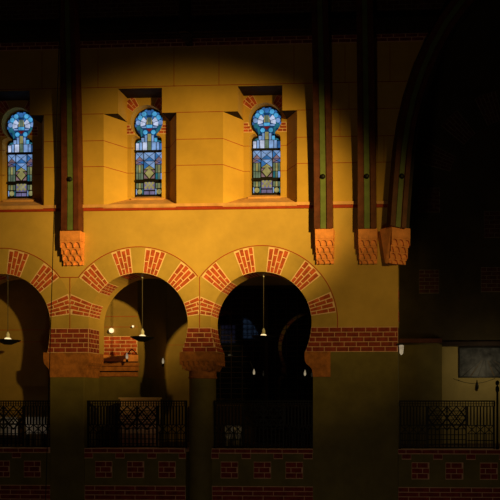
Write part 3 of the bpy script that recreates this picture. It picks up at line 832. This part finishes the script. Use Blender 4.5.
# framed photograph
yy = YT-.03; a, b = W(458.5, 346.8, yy), W(530, 377.5, yy)
t = thing('framed_photograph', 'large framed black and white photograph on the cream wall at the right', 'picture', ((a.x+b.x)/2, yy, b.z))
m = MB(); m.slab([(a.x, b.z), (b.x, b.z), (b.x, a.z), (a.x, a.z)], [[(a.x+.03, b.z+.03), (b.x-.03, b.z+.03), (b.x-.03, a.z-.03), (a.x+.03, a.z-.03)]], yy, YT-.001, 'frame'); m.build('frame', t)
m = MB(); m.box(a.x+.02, b.x-.02, yy+.012, yy+.02, b.z+.02, a.z-.02, 'photo')
cx_, cz_ = a.x+(b.x-a.x)*.38, b.z+(a.z-b.z)*.62
for i in range(9):      # converging rows of pews in the printed scene
    x = a.x+.1+i*(b.x-a.x-.2)/8
    m.hexa([(x-.02, yy+.006, b.z+.035), (x+.02, yy+.006, b.z+.035), (x+.02, yy+.013, b.z+.035), (x-.02, yy+.013, b.z+.035)] +
           [(cx_+(x-cx_)*.25-.006, yy+.006, cz_-.05), (cx_+(x-cx_)*.25+.006, yy+.006, cz_-.05), (cx_+(x-cx_)*.25+.006, yy+.013, cz_-.05), (cx_+(x-cx_)*.25-.006, yy+.013, cz_-.05)], 'dmortar' if i % 3 == 1 else 'frame')
m.build('print', t)
# small hanging thermometer-like fitting and its cord
p = W(477, 386, YT-.03)
t = thing('wall_bell', 'small black fitting on the cream wall below the framed photograph', 'fitting', tuple(p))
m = MB(); m.lathe((p.x, p.y-.03, p.z), [(.02, -.09), (.038, -.06), (.035, .02), (.02, .07), (.012, .10)], 'iron', 14); m.build('body', t, smooth=True)
m = MB(); m.tube([(p.x, p.y-.03, p.z+.09), (p.x, YT, p.z+.14)], .01, 'iron', 6); m.build('bracket', t)
m = MB(); q = [W(453+i*6, 377.5+5*math.sin(i/7*math.pi)+1, YT-.012) for i in range(8)]; m.tube(q, .004, 'iron', 6)
tag(m.build('wall_cable', origin=tuple(q[0])), 'thin dark cable sagging along the cream wall under the photograph', 'cable')
# white fitting on the pier corner
p = W(400.5, 349, .0)
p.y = -.10
t = thing('corner_spotlight', 'small white conical lamp fixed to the right corner of the brick band', 'lamp', tuple(p))
m = MB(); m.lathe((p.x+.02, p.y+.05, p.z), [(.012, -.12), (.035, -.09), (.045, .02), (.05, .065), (.03, .075)], 'candle', 16); m.build('shade', t, smooth=True)  # slight glow put into the white shade so that it looks paler
m = MB(); m.box(XR-.02, p.x+.03, p.y+.04, .1, p.z+.08, p.z+.11, 'iron'); m.build('bracket', t)
# ------------------------------------------------------------------ floors, ceilings, far side
m = MB(); m.box(XL, X(520), .31, B-.002, 3.8, ZF, 'floor'); fl2 = struct(m.build('floor_gallery'))
m = MB(); m.box(-14, 8, -15.5, 3.5, -.2, 0, 'floor'); struct(m.build('floor'))
m = MB(); m.box(XL, XR-.02, TW+.21, B, Z(236), Z(232), 'darkwood'); struct(m.build('ceiling_gallery'))
m = MB(); z0 = Z(-35)
m.hexa([(-14, -15.5, 15.5), (8, -15.5, 15.5), (8, .2, z0), (-14, .2, z0), (-14, -15.5, 15.7), (8, -15.5, 15.7), (8, .2, z0+.2), (-14, .2, z0+.2)], 'darkwood')
cl = struct(m.build('ceiling'))
m = MB(); m.box(X(400)-.5, XR, YT-.4, YT-.3, 2.9, 8.6, 'arcade')
m.v = []; m.f = []
# opposite wall with its own lit window, seen mirrored in the dark glazing
m = MB(); m.box(-14, 8, -15.5, -15.2, 0, 15.6, 'dwall'); ow = struct(m.build('wall_opposite'))
for i, (x, z, w_, h_) in enumerate(((-9.6, 8.9, .5, .55), (-10.9, 8.6, .4, .5))):
    m = MB(); m.box(x-w_, x+w_, -15.2, -15.18, z-h_, z+h_, 'g_sky' if i == 0 else 'g_violet'); wn = struct(m.build('window_%d' % (5+i)))
    m = MB()
    for j in range(5): xx = x-w_+2*w_*j/4; m.box(xx-.025, xx+.025, -15.19, -15.15, z-h_, z+h_, 'iron')
    for j in range(5): zz = z-h_+2*h_*j/4; m.box(x-w_, x+w_, -15.19, -15.15, zz-.025, zz+.025, 'iron')
    m.build('glazing_bars', wn)
# ------------------------------------------------------------------ light
def spot(name, loc, tgt, power, ang, blend, col, r, sc=(1, 1, 1)):
    l = bpy.data.lights.new(name, 'SPOT'); l.energy = power; l.spot_size = math.radians(ang); l.spot_blend = blend
    l.color = col; l.shadow_soft_size = r
    o = bpy.data.objects.new(name, l); COL.objects.link(o); o.location = loc
    d = Vector(tgt)-Vector(loc); o.rotation_euler = d.to_track_quat('-Z', 'Y').to_euler(); o.scale = sc
    return o
L0 = Vector(((650-430)*PX, -9.7, ZC+(400-175)*PX))
for px, py, pw, an in ((78, 272, 5000, 24), (214, 204, 9300, 26), (335, 285, 1150, 30)):
    spot('flood_lamp', L0, W(px, py), pw, an, 1.0, (1, .67, .15), .21)
def point(name, loc, power, col, r=.1):
    l = bpy.data.lights.new(name, 'POINT'); l.energy = power; l.color = col; l.shadow_soft_size = r
    o = bpy.data.objects.new(name, l); COL.objects.link(o); o.location = loc
point('added_transept_fill', (X(495), 1.4, ZF+1.8), 9, (1, .8, .45), .15)  # unseen fill light added to brighten the side bay walls
point('added_railing_fill', (X(2), .36, ZF+.50), .26, (1, .85, .65), .05)  # unseen fill lights added low down to brighten the pale boards
point('added_railing_fill', (X(36), .36, ZF+.50), .13, (1, .85, .65), .05)
point('added_railing_fill', (X(139), .36, ZF+.40), .16, (1, .62, .38), .05)  # same kind of added fill, brightens the cabinet front
point('added_nave_fill', (-2.0, -8.5, 1.9), 100, (1, .78, .5), .3)  # added weak fill in place of bounce light on the parapet
w = bpy.data.worlds.new('world'); SC.world = w; w.use_nodes = True
w.node_tree.nodes['Background'].inputs['Color'].default_value = (.9, .65, .38, 1)
w.node_tree.nodes['Background'].inputs['Strength'].default_value = .004
SC.view_settings.view_transform = 'Standard'; SC.view_settings.look = 'None'
SC.view_settings.exposure = 0; SC.view_settings.gamma = 1
for o in bpy.data.objects:
    if '_o' in o: del o['_o']
